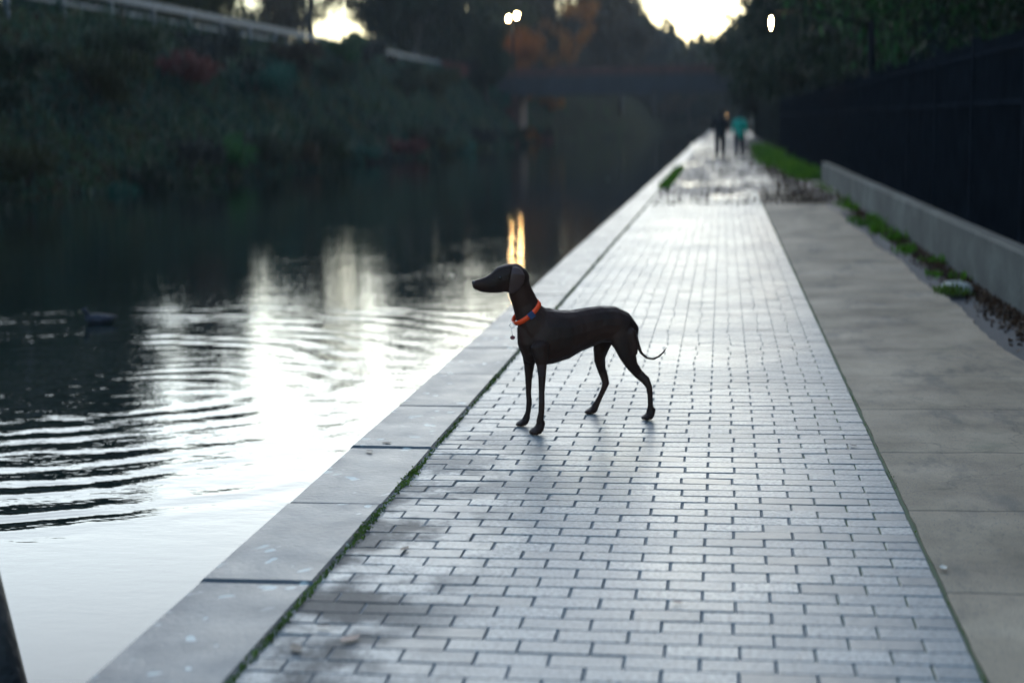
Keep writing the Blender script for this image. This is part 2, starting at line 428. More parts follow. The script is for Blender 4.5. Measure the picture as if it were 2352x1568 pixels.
# ------------------------------------------------------------------ leaf scatter utilities
def leaf_quads(C, size, up=None, asp=.6):
    n = len(C); d = rng.normal(size=(n, 3)); d /= np.linalg.norm(d, axis=1, keepdims=True)
    if up is not None: d = d * (1 - up) + np.array([0, 0, 1.]) * 0 ; d[:, 2] *= (1 - up); d /= np.linalg.norm(d, axis=1, keepdims=True)
    e = rng.normal(size=(n, 3))
    if up is not None: e[:, 2] *= (1 - up)
    e -= d * (e * d).sum(1, keepdims=True); e /= np.linalg.norm(e, axis=1, keepdims=True)
    s = (np.asarray(size) * rng.uniform(.6, 1.35, n))[:, None]
    a, b = d * s * .5, e * s * .5 * asp
    return np.stack([C - a, C + b - a * .1, C + a, C - b - a * .1], 1)
def blob_points(n, lobes):
    """points concentrated toward the outer shell of random lobes"""
    L = np.array([l[:3] for l in lobes]); r = np.array([l[3] for l in lobes])
    w = r ** 2; k = rng.choice(len(lobes), n, p=w / w.sum())
    d = rng.normal(size=(n, 3)); d /= np.linalg.norm(d, axis=1, keepdims=True)
    rad = rng.uniform(0, 1, n) ** .45 * rng.normal(1, .12, n)
    return L[k] + d * (rad * r[k])[:, None] * np.array([1, 1, .8])

# --- trees
def tree_meshes(seed, h, spread, n, size, bare=0.0, low=.25):
    rs = random.Random(seed); tb = MB(); lobes = []
    tr = h * .024
    pts = [(0, 0, -.4)]; x = yv = 0
    for i in range(1, 7):
        x += rs.uniform(-.03, .03) * h; yv += rs.uniform(-.03, .03) * h
        pts.append((x, yv, h * .14 * i))
    tb.tube(pts, [tr * (1.25 - .17 * i) for i in range(7)], 8)
    for b in range(13):
        t = rs.uniform(low, .95); k = min(5, int(t * 6)); z0 = h * .84 * t
        bx, by = pts[k + 1][0] * .9, pts[k + 1][1] * .9
        a = rs.uniform(0, 6.283) ; L = spread * rs.uniform(.55, 1.0) * (1.05 - .55 * t)
        r = tr * (1 - t * .75) * .5
        p = [(bx, by, z0)]; q = Vector((bx, by, z0)); dr = Vector((math.cos(a), math.sin(a), rs.uniform(.25, .8)))
        for s_ in range(4):
            q = q + dr * L / 4; dr += Vector((rs.uniform(-.3, .3), rs.uniform(-.3, .3), rs.uniform(-.1, .25))); p.append(tuple(q))
            if s_ >= 1:
                lobes.append((q.x, q.y, q.z, rs.uniform(.10, .19) * h * (1 - bare * .3)))
                e = q + Vector((rs.uniform(-1, 1), rs.uniform(-1, 1), rs.uniform(-.2, .8))) * h * .11
                tb.tube([tuple(q), tuple((q + e) / 2 + Vector((0, 0, .02 * h))), tuple(e)], [r * .4, r * .25, r * .1], 5)
                if bare:
                    for _ in range(int(6 * bare)):
                        e2 = q + Vector((rs.uniform(-1, 1), rs.uniform(-1, 1), rs.uniform(-.2, 1))) * h * .13
                        tb.tube([tuple(q), tuple(e2)], [r * .25, r * .06], 4)
        tb.tube(p, [r, r * .8, r * .55, r * .35, r * .2], 6)
    lobes.append((pts[-1][0], pts[-1][1], h * .88, h * .13))
    C = blob_points(n, lobes); C = C[C[:, 2] > h * .08]
    return mesh("trunk", tb.V, tb.F, True), quads("crown", leaf_quads(C, size))
TV = [tree_meshes(11, 12, 4.8, 15000, .32, low=.1), tree_meshes(22, 12, 4.2, 14000, .32, low=.12), tree_meshes(33, 12, 5.0, 6000, .24, 1.0, low=.1), tree_meshes(44, 12, 5.4, 18000, .34, low=.0), tree_meshes(55, 12, 4.8, 60000, .12, low=.0)]
def tree(v, mat, x, y, h, label, group, name="tree", z=None, rz=None, cat="tree", wide=1.0):
    o = empty(name, (x, y, float(gz(x, y)) if z is None else z), rz if rz is not None else random.uniform(0, 6.28))
    s = h / 12; o.scale = (s * wide, s * wide, s)
    tm, cm = TV[v]
    t = link("trunk", tm, None, o)
    if not tm.materials: tm.materials.append(m_bark)
    key = (v, mat)
    if key not in tree.cache:
        c2 = cm.copy(); c2.materials.clear(); c2.materials.append(LM[mat]); tree.cache[key] = c2
    link("crown", tree.cache[key], None, o)
    return tag(o, label, cat, group)
tree.cache = {}

# far embankment, above the rail: (variant, leaf, x, y, h, label)
G1 = 'trees above the far embankment'
for v, m, x, y, h, lab in [
    (0, 'dark', -27, 36, 6.5, 'dark leafy tree above the embankment at the far left edge of the picture'),
    (3, 'olive', -28, 45, 6, 'olive green tree above the blue rail in the top left corner'),
    (1, 'dark', -25, 54, 6.5, 'dark tree just behind the near end of the blue rail'),
    (3, 'dark', -28, 64, 9, 'broad dark tree right of the corner tree above the blue rail'),
    (0, 'olive', -26, 74, 7, 'olive tree left of the bright gap in the trees'),
    (1, 'dark', -29, 84, 7, 'dark tree whose crown borders the left bright gap'),
    (3, 'olive', -35, 50, 6.5, 'large olive tree standing far back at the left edge of the picture'),
    (3, 'dark', -36, 70, 11, 'large dark tree standing far back above the left part of the rail'),
    (2, 'brown', -26, 96, 10, 'thin bare tree standing in the left bright gap of sky'),
    (2, 'olive', -31, 112, 10, 'thin branched tree at the right side of the left bright gap'),
    (3, 'dark', -23.5, 118, 11.5, 'dark tree above the rail left of the twin street lamp'),
    (3, 'dark', -26, 134, 12.5, 'tall dark tree behind the rail nearest to the twin street lamp'),
    (0, 'olive', -23.5, 148, 13.5, 'olive tree just left of the twin street lamp'),
    (0, 'olive', -45, 150, 14, 'distant olive tree seen between the trunks above the rail'),
    (3, 'dark', -48, 118, 11, 'large dark tree filling the skyline above the left part of the rail'),
    (3, 'olive', -59, 148, 17, 'distant olive tree on the skyline near the top left'),
    (0, 'dark', -40, 96, 9, 'dark tree standing back from the rail left of the left bright gap'),
    (3, 'dark', -18.6, 121, 6.5, 'low dark tree hiding the left end of the bridge'),
    (3, 'dark', -55, 120, 9, 'distant low dark tree under the left bright gap')]:
    tree(v, m, x, y, h, lab, G1)
G2 = 'trees beyond the bridge'
for v, m, x, y, h, lab in [
    (0, 'brown', -19.5, 172, 20, 'tall brown tree standing between the twin lamp and the right gap of sky'),
    (1, 'orange', -18.4, 141, 8, 'tree beside the twin street lamp with lamp glow coloured into its orange leaves'),
    (2, 'orange', -15.5, 160, 9, 'half bare autumn tree right of the twin street lamp with lamp glow coloured into its orange leaves'),
    (2, 'brown', -12.8, 176, 12.5, 'bare brown tree above the middle of the bridge'),
    (2, 'brown', -20, 186, 19, 'tall bare brown tree behind the orange autumn tree'),
    (2, 'brown', -10.8, 164, 10, 'bare brown tree with branches crossing the right gap of sky'),
    (3, 'brown', -15, 215, 14, 'brown leafy tree in the distance above the bridge'),
    (1, 'grey', -10, 225, 13, 'grey leafed tree left of the right bright gap of sky'),
    (3, 'dark', -27, 205, 20, 'tall dark tree in the distance left of the bare trees'),
    (0, 'dark', -5, 235, 9, 'low dark tree under the right bright gap of sky'),
    (1, 'olive', 1, 228, 10, 'low olive tree where the canal ends under the right gap'),
    (3, 'brown', -9, 232, 8.5, 'low brown tree closing the canal behind the bridge')]:
    tree(v, m, x, y, h, lab, G2)
G3 = 'trees behind the towpath fence'
for v, m, x, y, h, lab in [
    (3, 'dark', 5.6, 108, 13, 'large dark tree overhanging the far towpath beyond the walkers'),
    (3, 'dark', 2.9, 112, 6.5, 'low dark tree covering the right end of the bridge'),
    (3, 'dark', 4.8, 122, 12, 'dark tree hanging over the right end of the bridge'),
    (3, 'dark', 5.2, 100, 11, 'dark tree behind the two walkers'),
    (0, 'dark', 5.5, 84, 11, 'dark tree left of the single yellow lamp'),
    (3, 'dark', 6.0, 70, 10, 'broad dark tree right of the single yellow lamp'),
    (4, 'dark', 8.0, 11, 12, 'dark tree behind the fence just outside the right edge'),
    (3, 'dark', 11, 74, 16, 'tall dark tree standing far behind the fence on the right'),
    (3, 'olive', 13.5, 62, 14, 'olive tree standing far behind the fence near the right edge'),
    (1, 'olive', 6.2, 58, 9.5, 'olive tree above the grass verge'),
    (4, 'dark', 8.6, 47, 17, 'dark tree above the near end of the low wall'),
    (4, 'green', 8.6, 38, 17, 'green tree rising over the fence in the upper right'),
    (4, 'dark', 8.4, 29, 15, 'dark tree behind the fence in the upper right corner'),
    (4, 'dark', 8.0, 20, 12.5, 'dark tree behind the fence at the right edge')]:
    tree(v, m, x, y, h, lab, G3)
# far-off wood beyond the canal bend: reads as one mass
n = 80000
xx = rng.uniform(-150, 30, n); yy = rng.uniform(235, 300, n)
top = 14 + 2.5 * np.sin(xx * .21) + 2 * np.sin(xx * .083 + 1) + 1.5 * np.sin(xx * .57)
top = np.where((xx > -22) & (xx < 8), np.interp(xx, [-22, -19, -4, 1, 8], [24, 21, 12, 14, 24]) + 1.0 * np.sin(xx * 1.3), top); top = np.where((xx < -60) & (xx > -92), 9, top)
zz = 1 + rng.uniform(0, 1, n) ** .8 * top
tag(link("wood", quads("wood", leaf_quads(np.stack([xx, yy, zz], 1), 1.5)), LM['olive']), 'distant wood closing the view behind the bridge', 'wood', kind='stuff')
# the one tree whose twigs reach over the water at the left edge
tree(2, 'dark', -17.6, 21, 11, 'thin branched tree on the far bank left of the picture, reflected in the water', None, z=.4, wide=1.0)

# --- shrubs on the far bank
def shrub_mesh(seed, r, n, size):
    rs = random.Random(seed)
    lobes = [(rs.uniform(-.8, .8) * r, rs.uniform(-.8, .8) * r, rs.uniform(.15, .85) * r, rs.uniform(.3, .5) * r) for _ in range(12)]
    C = blob_points(n, lobes); return quads("foliage", leaf_quads(C, size))
SV = [shrub_mesh(1, 1.5, 2600, .16), shrub_mesh(2, 1.5, 2600, .14), shrub_mesh(3, 1.5, 2000, .18)]
def stems(seed, r):
    rs = random.Random(seed); b = MB()
    for _ in range(7):
        e = (rs.uniform(-.7, .7) * r, rs.uniform(-.7, .7) * r, rs.uniform(.6, 1.1) * r)
        b.tube([(0, 0, -.3), (e[0] * .3, e[1] * .3, e[2] * .5), e], [.05, .035, .012], 5)
    return mesh("stems", b.V, b.F, True)
SS = [stems(i, 1.5) for i in range(3)]; 
for s in SS: s.materials.append(m_bark)
scache = {}
def shrub(v, mat, x, y, s, label, group, z=None, name="shrub"):
    o = empty(name, (x, y, float(gz(x, y)) if z is None else z), random.uniform(0, 6.28)); o.scale = (s, s, s * random.uniform(.8, 1.1))
    if (v, mat) not in scache:
        c2 = SV[v].copy(); c2.materials.clear(); c2.materials.append(LM[mat]); scache[(v, mat)] = c2
    link("foliage", scache[(v, mat)], None, o); link("stems", SS[v], None, o)
    return tag(o, label, 'shrub', group)
kinds = ['dark', 'olive', 'teal', 'dark', 'grey', 'green', 'dark', 'brown', 'dark', 'teal', 'grey', 'red']
words = {'dark': 'very dark', 'olive': 'olive', 'teal': 'blue green', 'grey': 'grey', 'green': 'fresh green', 'brown': 'brown', 'red': 'reddish', 'orange': 'orange'}
ordn = ['first', 'second', 'third', 'fourth', 'fifth', 'sixth', 'seventh', 'eighth', 'ninth', 'tenth', 'eleventh', 'twelfth', 'thirteenth', 'fourteenth', 'fifteenth', 'sixteenth', 'seventeenth', 'eighteenth', 'nineteenth', 'twentieth', 'twenty first', 'twenty second', 'twenty third', 'twenty fourth', 'twenty fifth']
y = 34; i = 0
while y < 150 and i < 25:
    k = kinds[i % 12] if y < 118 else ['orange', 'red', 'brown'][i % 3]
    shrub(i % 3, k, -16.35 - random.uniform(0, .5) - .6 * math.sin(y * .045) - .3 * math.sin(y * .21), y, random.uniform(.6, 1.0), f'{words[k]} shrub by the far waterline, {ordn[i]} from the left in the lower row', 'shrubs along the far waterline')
    y += 3.2 + i * .14; i += 1
y = 38; i = 0
while y < 150 and i < 25:
    k = kinds[(i * 5 + 3) % 12]
    x = -18.6 - random.uniform(0, 1.6)
    shrub((i + 1) % 3, k, x, y, random.uniform(.7, 1.15), f'{words[k]} shrub on the far slope, {ordn[i]} from the left in the upper row', 'shrubs on the far slope')
    y += 3.6 + i * .13; i += 1
# ivy and brambles covering the slope
n = 95000
yy = rng.uniform(0, 1, n) ** 1.4 * 190 + 25; bk = -16.3 - .6 * np.sin(yy * .045) - .3 * np.sin(yy * .21); xx = bk + .15 - rng.uniform(0, 1, n) ** 1.15 * 5.6
zz = gz(xx, yy) + rng.uniform(0, .45, n) * (.5 + .5 * np.sin(yy * .8 + xx) ** 2)
M_ivy = leaf_mat("ivy", [(.010, .026, .020), (.024, .058, .046), (.04, .075, .038), (.08, .056, .036), (.05, .14, .08)], scale=.5)
tag(link("ivy", quads("ivy", leaf_quads(np.stack([xx, yy, zz], 1), .19)), M_ivy), 'mixed ivy and brambles covering the far slope', 'ground cover', kind='stuff')

# --- blue-grey rail along the embankment top
rb = empty("handrail", (0, 0, 0)); tag(rb, 'long blue grey railing along the top of the far embankment', 'railing')
RX = -21.2; RZ = 6.1
mb = MB(); mb.box(RX - .12, RX + .12, 30, 205, RZ - .22, RZ); mb.build("top_rail", m_rail, rb)
MB().box(RX - .05, RX + .05, 30, 205, RZ - .62, RZ - .52).build("lower_rail", m_rail, rb)
pm = mesh("post", *(lambda b: (b.V, b.F))(MB().box(-.07, .07, -.07, .07, -1.7, -.225))); pm.materials.append(m_rail)
for k in range(44):
    o = link("post", pm, None, rb, (RX, 32 + k * 4, RZ))

# --- bridge
br = empty("bridge", (-8, 130, 0)); tag(br, 'dark steel girder bridge crossing the canal in the distance', 'bridge')
def pb(name, mat, *boxes):
    b = MB()
    for q in boxes: b.box(q[0] + 8, q[1] + 8, q[2] - 130, q[3] - 130, q[4], q[5])
    return b.build(name, mat, br)
pb("deck", m_steel, (-23, 9, 130.3, 135.7, 3.9, 4.3))
for yy_ in (130, 135.7):
    g = pb("girder", m_steel, (-23, 9, yy_, yy_ + .3, 3.7, 5.2))
pb("girder_flange", m_steel, (-23, 9, 129.85, 129.995, 3.62, 3.85), (-23, 9, 129.85, 129.995, 5.0, 5.2))
for k in range(20): pb("stiffener", m_steel, (-22.5 + k * 1.6, -22.38 + k * 1.6, 129.9, 129.998, 3.86, 4.99))
pb("parapet", m_brick, (-23, 9, 130.02, 130.25, 5.203, 5.95), (-23, 9, 135.73, 135.95, 5.203, 5.95))
pb("abutment", m_brick, (-23, -17.2, 130.35, 135.65, -1, 3.897)); pb("abutment", m_brick, (2.9, 9, 130.35, 135.65, -1, 3.897))

# --- street lamps (lit)
ME = bpy.data.materials.new("lamp_glow"); ME.use_nodes = True
b_ = ME.node_tree.nodes["Principled BSDF"]; b_.inputs['Emission Color'].default_value = (1, .62, .26, 1); b_.inputs['Emission Strength'].default_value = 110
def lamp(x, y, ztop, heads, label, zb):
    o = empty("street_lamp", (x, y, zb)); tag(o, label, 'street lamp', 'lit street lamps')
    H = ztop - zb
    MB().tube([(0, 0, -.3), (0, 0, H * .6), (0, 0, H)], [.11, .09, .06], 8).build("pole", m_iron, o, True)
    for hx, hz, sz in heads:
        MB().tube([(0, 0, H - .15), (hx * .6, 0, hz + H + .22), (hx, 0, hz + H + .17)], [.04, .035, .03], 6).build("arm", m_iron, o, True)
        hd = MB().box(hx - sz * .6, hx + sz * .6, -sz * .8, sz * .8, H + hz + .07, H + hz + .16).build("lamp_head", m_iron, o)
        ls = MB().tube([(hx, 0, H + hz + .066), (hx, 0, H + hz - .05), (hx, 0, H + hz - .13)], [sz * .5, sz * .48, sz * .2], 12).build("lens", ME, hd)
a = at_depth(1167, 45, 133); c = at_depth(1187, 39, 133)
mx_ = (a.x + c.x) / 2
lamp(mx_, 133, (a.z + c.z) / 2 + .1, [(a.x - mx_, a.z - (a.z + c.z) / 2, .32), (c.x - mx_, c.z - (a.z + c.z) / 2, .32)], 'street lamp with two glowing heads above the trees over the left end of the bridge', 4.3)
a = at_depth(1771, 50, 32)
lamp(a.x + 2.0, 32, a.z, [(-2.0, 0, .05)], 'street lamp with one small yellow light among the dark trees on the right', 0)

# ------------------------------------------------------------------ right side: wall, fence, hedge
w = MB(); yv = 6.0; xw = 2.22
wl = empty("low_wall", (xw, 0, 0)); tag(wl, 'low weathered concrete wall along the right side of the towpath', 'wall')
k = 0
while yv < 35:
    L = 2.9
    b = MB(); V, F, T = [], [], []
    bevel_block(V, F, T, 0, .15, yv + .002, min(yv + L, 35.5) - .002, -.1, .42 + random.uniform(-.006, .006), .02)
    pn = link("wall_panel", mesh("wall_panel", V, F), m_wall, wl)
    yv += L; k += 1
fx = 2.42
fn = empty("fence", (fx, 0, 0)); tag(fn, 'tall black iron railing fence behind the low concrete wall', 'fence')
def fence_part(name, boxes): 
    b = MB()
    for q in boxes: b.box(*q)
    return b.build(name, m_iron, fn)
for k in range(24):
    y0 = 5 + k * 2.6
    fence_part("post", [(-.04, .04, y0 - .04, y0 + .04, -.1, 2.18)])
    fence_part("bars", [(-.011, .011, y0 + .13 + j * .123, y0 + .152 + j * .123, .12, 2.12) for j in range(20)])
for zr in (.2, 1.52, 1.98): fence_part("rail", [(-.024, -.0115, 5, 67, zr, zr + .05)])
# dark hedge behind the fence
yy = rng.uniform(4, 125, 70000); xx = 2.45 + np.abs(rng.normal(0, .42, 70000)); zz = rng.uniform(0, 1, 70000) ** .85 * (2.1 + .35 * np.sin(yy * .7) + .2 * np.sin(yy * 2.3))
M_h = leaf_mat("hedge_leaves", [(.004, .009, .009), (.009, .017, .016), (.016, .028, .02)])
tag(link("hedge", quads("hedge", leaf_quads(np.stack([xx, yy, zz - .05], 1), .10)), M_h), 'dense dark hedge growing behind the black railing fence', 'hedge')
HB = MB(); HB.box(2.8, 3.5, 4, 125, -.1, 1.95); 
hb = HB.build("stems", simple("hedge_core", (.008, .01, .008), 1), bpy.data.objects["hedge"])  # solid dark core box added inside the hedge to block light through its gaps

# ------------------------------------------------------------------ grass, moss, litter
def blades(n, xf, yf, h, w=.006, z=0.0, lean=.5, zf=None):
    x, y = xf(n), yf(n); H = h * rng.uniform(.4, 1.2, n)
    a = rng.uniform(0, 6.283, n); dx, dy = np.cos(a) * w, np.sin(a) * w
    lx, ly = rng.normal(0, lean, n) * H, rng.normal(0, lean, n) * H
    z0 = np.full(n, z) if zf is None else zf(x, y)
    P = lambda X, Y, Z: np.stack([X, Y, Z], 1)
    return np.stack([P(x - dx, y - dy, z0), P(x + dx, y + dy, z0), P(x + lx + dx * .3, y + ly + dy * .3, z0 + H), P(x + lx - dx * .3, y + ly - dy * .3, z0 + H)], 1)
U = lambda a, b: (lambda n: rng.uniform(a, b, n))
# moss line between kerb and pavers
n = 26000
yy = 2.5 + rng.uniform(0, 1, n) ** 1.7 * 40
dens = .5 + .5 * np.sin(yy * 1.9) * np.sin(yy * .63 + 1)
dens = dens * (.5 + .5 * np.sin(yy * 5.3 + 2 * np.sin(yy * 1.1))); keep = rng.uniform(0, 1, n) < .25 + .75 * dens; yy = yy[keep]
xx = -1.279 + rng.normal(0, .0035, len(yy)) * (1 + 2.6 * dens[keep])
zz = rng.uniform(-.012, .014, len(yy))
tag(link("moss", quads("moss", leaf_quads(np.stack([xx, yy, zz], 1), .013)), m_moss), 'green moss in the joint between kerb stones and pavers', 'moss', kind='stuff')
# moss between the last pavers and the concrete
n = 4500; yy = 2.5 + rng.uniform(0, 1, n) ** 1.5 * 26; xx = .679 + rng.normal(0, .007, n)
keep = rng.uniform(0, 1, n) < .08 + .6 * (np.sin(yy * 2.7) * np.sin(yy * .9 + 1.3 * np.sin(yy * 4)) > .35); 
tag(link("moss", quads("moss", leaf_quads(np.stack([xx, yy, rng.uniform(-.012, .003, n)], 1)[keep], .009)), m_moss), 'thin moss in the seam between pavers and concrete strip', 'moss', kind='stuff')
# bright grass verge on the right
def clumps(nc, per, xf, y0, y1, h, sx=.07, sy=.3):
    out = []
    for _ in range(nc):
        cy = y0 + (y1 - y0) * random.random() ** 1.2; cx = xf(cy); hh = h * random.uniform(.4, 1.3)
        out.append(blades(per, lambda n: cx + rng.normal(0, sx, n), lambda n: cy + rng.normal(0, sy, n), hh, .011, -.03, .45))
    return np.concatenate(out)
gb = [clumps(60, 170, lambda y: random.gauss(1.98, .16), 36, 47, .2), clumps(70, 150, lambda y: random.gauss(1.8, .2), 46, 75, .26, .09, .5),
      clumps(30, 60, lambda y: random.gauss(2.05, .08), 14, 36, .09, .05, .12)]
tag(link("grass", quads("grass", np.concatenate(gb)), m_grass), 'bright green grass verge beyond the end of the low wall', 'grass', kind='stuff')
gb = [blades(2200, lambda n: -1.22 + rng.normal(0, .05, n), lambda n: 32 + 13 * np.clip(np.round(rng.uniform(0, 1, n) * 7) / 7 + rng.normal(0, .04, n), 0, 1), .12, .01)]
tag(link("grass", quads("grass", np.concatenate(gb)), m_grass), 'small strip of grass beside the far kerb stones', 'grass', kind='stuff')
# litter along the wall foot
n = 15000; yy = 6 + rng.uniform(0, 1, n) ** 1.3 * 55; xx = 2.17 - np.abs(rng.normal(0, .10, n)); zz = -.032 + rng.uniform(0, .04, n) * np.clip(1 - (2.2 - xx) * 3, .1, 1)
tag(link("leaf_litter", quads("leaf_litter", leaf_quads(np.stack([xx, yy, zz], 1), .05, up=.5)), m_litter), 'dark leaf litter along the foot of the low wall', 'leaf litter', kind='stuff')
n = 16000; yy = 26 + rng.uniform(0, 1, n) ** 1.3 * 60; xx = rng.uniform(-1.2, 2.0, n); xx = np.where(rng.uniform(0, 1, n) < .5, 1.5 + rng.normal(0, .25, n), xx)
tag(link("leaf_litter", quads("leaf_litter", leaf_quads(np.stack([xx, yy, np.full(n, .03)], 1), .06, up=.8)), m_litter), 'brown fallen leaves scattered over the far dirt path', 'leaf litter', kind='stuff')

# individual leaves on stones and pavers
def leaf_mesh(L, W, curl):
    V, F = [], []
    pr = [(0, .03), (.12, .55), (.3, .95), (.5, 1), (.72, .7), (.9, .28), (1, .02)]
    for t, wv in pr:
        for s_ in (-1, 0, 1): V.append((t * L - L / 2, s_ * W / 2 * wv, .004 + curl * (abs(s_) * wv * .6 + (t - .5) ** 2 * 2)))
    for i in range(6):
        for j in range(2): F.append((i*3+j, i*3+j+1, (i+1)*3+j+1, (i+1)*3+j))
    m_ = mesh("leaf", V, F, True); return m_
ML = {'dark': simple("leaf_dark", (.02, .012, .012), .5, .4, 20), 'red': simple("leaf_red", (.10, .025, .02), .5, .4, 20), 'brown': simple("leaf_brown", (.07, .045, .03), .6, .4, 20), 'pale': simple("leaf_pale", (.42, .40, .34), .6, .2, 20), 'green': simple("leaf_green", (.05, .12, .02), .6, .4, 20)}
for px, py, L, mt, z, lab in [
    (848, 1037, .055, 'dark', .006, 'dark wet leaf on the kerb, left one of a pair'),
    (888, 1019, .055, 'dark', .006, 'dark wet leaf on the kerb, right one of a pair'),
    (806, 1468, .075, 'red', .002, 'dark red leaf on the muddy pavers near the bottom'),
    (745, 1440, .05, 'dark', .002, 'dark leaf in a gap of the muddy pavers near the bottom'),
    (930, 1262, .055, 'brown', .002, 'brown leaf on the pavers beside the brown stain'),
    (1452, 1590, .03, 'brown', .002, None),
    (2166, 1306, .05, 'pale', .008, 'pale leaf at the edge of the concrete strip'),
    (1558, 1385, .035, 'red', .002, 'small reddish leaf on the pavers right of the middle at the bottom'),
    (1960, 1025, .04, 'dark', .002, 'small dark leaf near the right edge of the pavers'),
    (680, 1490, .07, 'brown', .002, 'brown leaf beside the moss line at the bottom')]:
    if not lab: continue
    P = on_plane(px, py, z)
    o = link("fallen_leaf", leaf_mesh(L, L * .5, random.uniform(.003, .008)), ML[mt], None, P); o.rotation_euler = (0, 0, random.uniform(0, 3.1))
    tag(o, lab, 'leaf', 'fallen leaves on the paving')
for px, py, lab in [(1396, 412, 'pale leaf floating on the water near the far kerb'), (1040, 636, 'pale leaf floating on the water left of the dog head')]:
    P = on_plane(px, py, WZ + .002); o = link("floating_leaf", leaf_mesh(.16 if py < 500 else .09, .08 if py < 500 else .05, .006), ML['pale'], None, P); tag(o, lab, 'leaf', 'leaves floating on the canal')

# pale stone with a weed tuft at the outer edge of the concrete
P = on_plane(2185, 668, 0)
V, F = [], []
for j in range(5):
    for i in range(12):
        a = i / 12 * 6.283; r = [1, 1.05, .9, .6, .1][j]; z = [-.04, .0, .035, .06, .068][j]
        V.append((r * .13 * math.cos(a) * (1 + .12 * math.sin(3 * a)), r * .22 * math.sin(a) * (1 + .1 * math.cos(2 * a)), z + .008 * math.sin(4 * a + j)))
for j in range(4):
    for i in range(12): F.append((j*12+i, j*12+(i+1) % 12, (j+1)*12+(i+1) % 12, (j+1)*12+i))
F.append(tuple(48 + i for i in range(12)))
st = link("stone", mesh("stone", V, F, True), simple("pale_stone", (.30, .30, .26), .8, .3, 12, .01), None, (P.x + .06, P.y + .1, 0)); tag(st, 'pale flat stone in the gutter at the edge of the concrete', 'stone')
C = np.array([P.x - .02, P.y - .15, .0]) + np.abs(rng.normal(0, 1, (500, 3))) * np.array([.06, .1, .025]) * np.sign(rng.normal(size=(500, 3)) * np.array([1, 1, 0]) + np.array([0, 0, 1]))
wd = link("weed", quads("weed", leaf_quads(C, .035)), m_moss); tag(wd, 'small green weed growing beside the pale stone', 'weed')

# ------------------------------------------------------------------ organic bodies: lofts fused by a voxel remesh
class Loft:
    def __init__(s): s.V = []; s.F = []
    def loft(s, secs, side, n=16):
        """secs: (centre, half height, half width); side: sideways direction"""
        b = len(s.V); P = [Vector(q[0]) for q in secs]; m = len(P); side = Vector(side).normalized()
        rings = []
        for i, q in enumerate(secs):
            t = (P[min(i+1, m-1)] - P[max(i-1, 0)]).normalized()
            w = (side - t * side.dot(t)).normalized(); u = t.cross(w).normalized()
            rings.append((P[i], u, w, q[1], q[2]))
        def ring(c, u, w, a, bb):
            for k in range(n):
                th = 2 * math.pi * k / n; s.V.append(tuple(c + u * (a * math.cos(th)) + w * (bb * math.sin(th))))
        t0 = (P[0] - P[1]).normalized(); t1 = (P[-1] - P[-2]).normalized()
        c, u, w, a, bb = rings[0]; r0 = min(a, bb)
        ring(c + t0 * r0 * .85, u, w, a * .35, bb * .35); ring(c + t0 * r0 * .55, u, w, a * .75, bb * .75)
        for r in rings: ring(*r)
        c, u, w, a, bb = rings[-1]; r1 = min(a, bb)
        ring(c + t1 * r1 * .55, u, w, a * .75, bb * .75); ring(c + t1 * r1 * .85, u, w, a * .35, bb * .35)
        T = m + 4
        for i in range(T - 1):
            for k in range(n):
                k2 = (k + 1) % n; s.F.append((b+i*n+k, b+(i+1)*n+k, b+(i+1)*n+k2, b+i*n+k2))
        s.F.append(tuple(b + k for k in range(n))); s.F.append(tuple(b + (T-1)*n + k for k in reversed(range(n))))
        return s
    def build(s, name, mat, parent, voxel, smooth_it=6, origin=None):
        V = s.V if origin is None else [tuple(Vector(v) - origin) for v in s.V]
        me = mesh(name, V, s.F); o = link(name, me, mat, parent)
        r = o.modifiers.new("r", 'REMESH'); r.mode = 'VOXEL'; r.voxel_size = voxel; r.use_smooth_shade = True
        if smooth_it:
            q = o.modifiers.new("s", 'SMOOTH'); q.factor = .5; q.iterations = smooth_it
        return o

# --- the dog.  D(cx, cy, Y): point given in close-up coordinates at world depth Y
def D(cx, cy, Y): return at_depth((1120 + cx / 3.015) * .91875, (600 + cy / 3.015) * .91875, Y)
K = .91875 / 3.015 / 3500            # close-up pixel -> radians
def px(r, Y): return r * K * Y
front = on_plane(1216, 990); rear = on_plane(1425, 957)
axis = Vector((.80, .60, 0)).normalized(); side = Vector((-.60, .80, 0))
dog = empty("dog", (-.7, 7.2, 0)); tag(dog, 'dark brown short haired dog with orange collar standing on the wet pavers', 'dog')
DO = Vector((-.7, 7.2, 0))
YF, YR = 7.10, 7.36
def yd(cx): return YF + (YR - YF) * (cx - 560) / (1350 - 560)
def sec(cx, cy, hh, ww, dy=0.0):
    Y = yd(cx) + dy; return (D(cx, cy, Y), px(hh, Y), px(ww, Y))
B = Loft()
# trunk: chest -> belly -> loin -> rump
B.loft([sec(592, 705, 92, 66), sec(640, 722, 168, 112), sec(700, 732, 222, 136), sec(780, 724, 216, 146), sec(870, 712, 196, 144),
        sec(960, 684, 168, 130), sec(1060, 656, 156, 114), sec(1150, 632, 142, 108), sec(1240, 634, 140, 110), sec(1315, 654, 120, 102), sec(1368, 684, 84, 78)], side)
B.loft([sec(690, 560, 50, 44), sec(760, 548, 40, 46), sec(830, 566, 36, 48)], side)
B.loft([sec(590, 790, 66, 62), sec(640, 830, 88, 94), sec(690, 872, 68, 84)], side)
B.loft([sec(598, 660, 84, 68), sec(600, 770, 80, 80), sec(628, 870, 66, 74)], side)
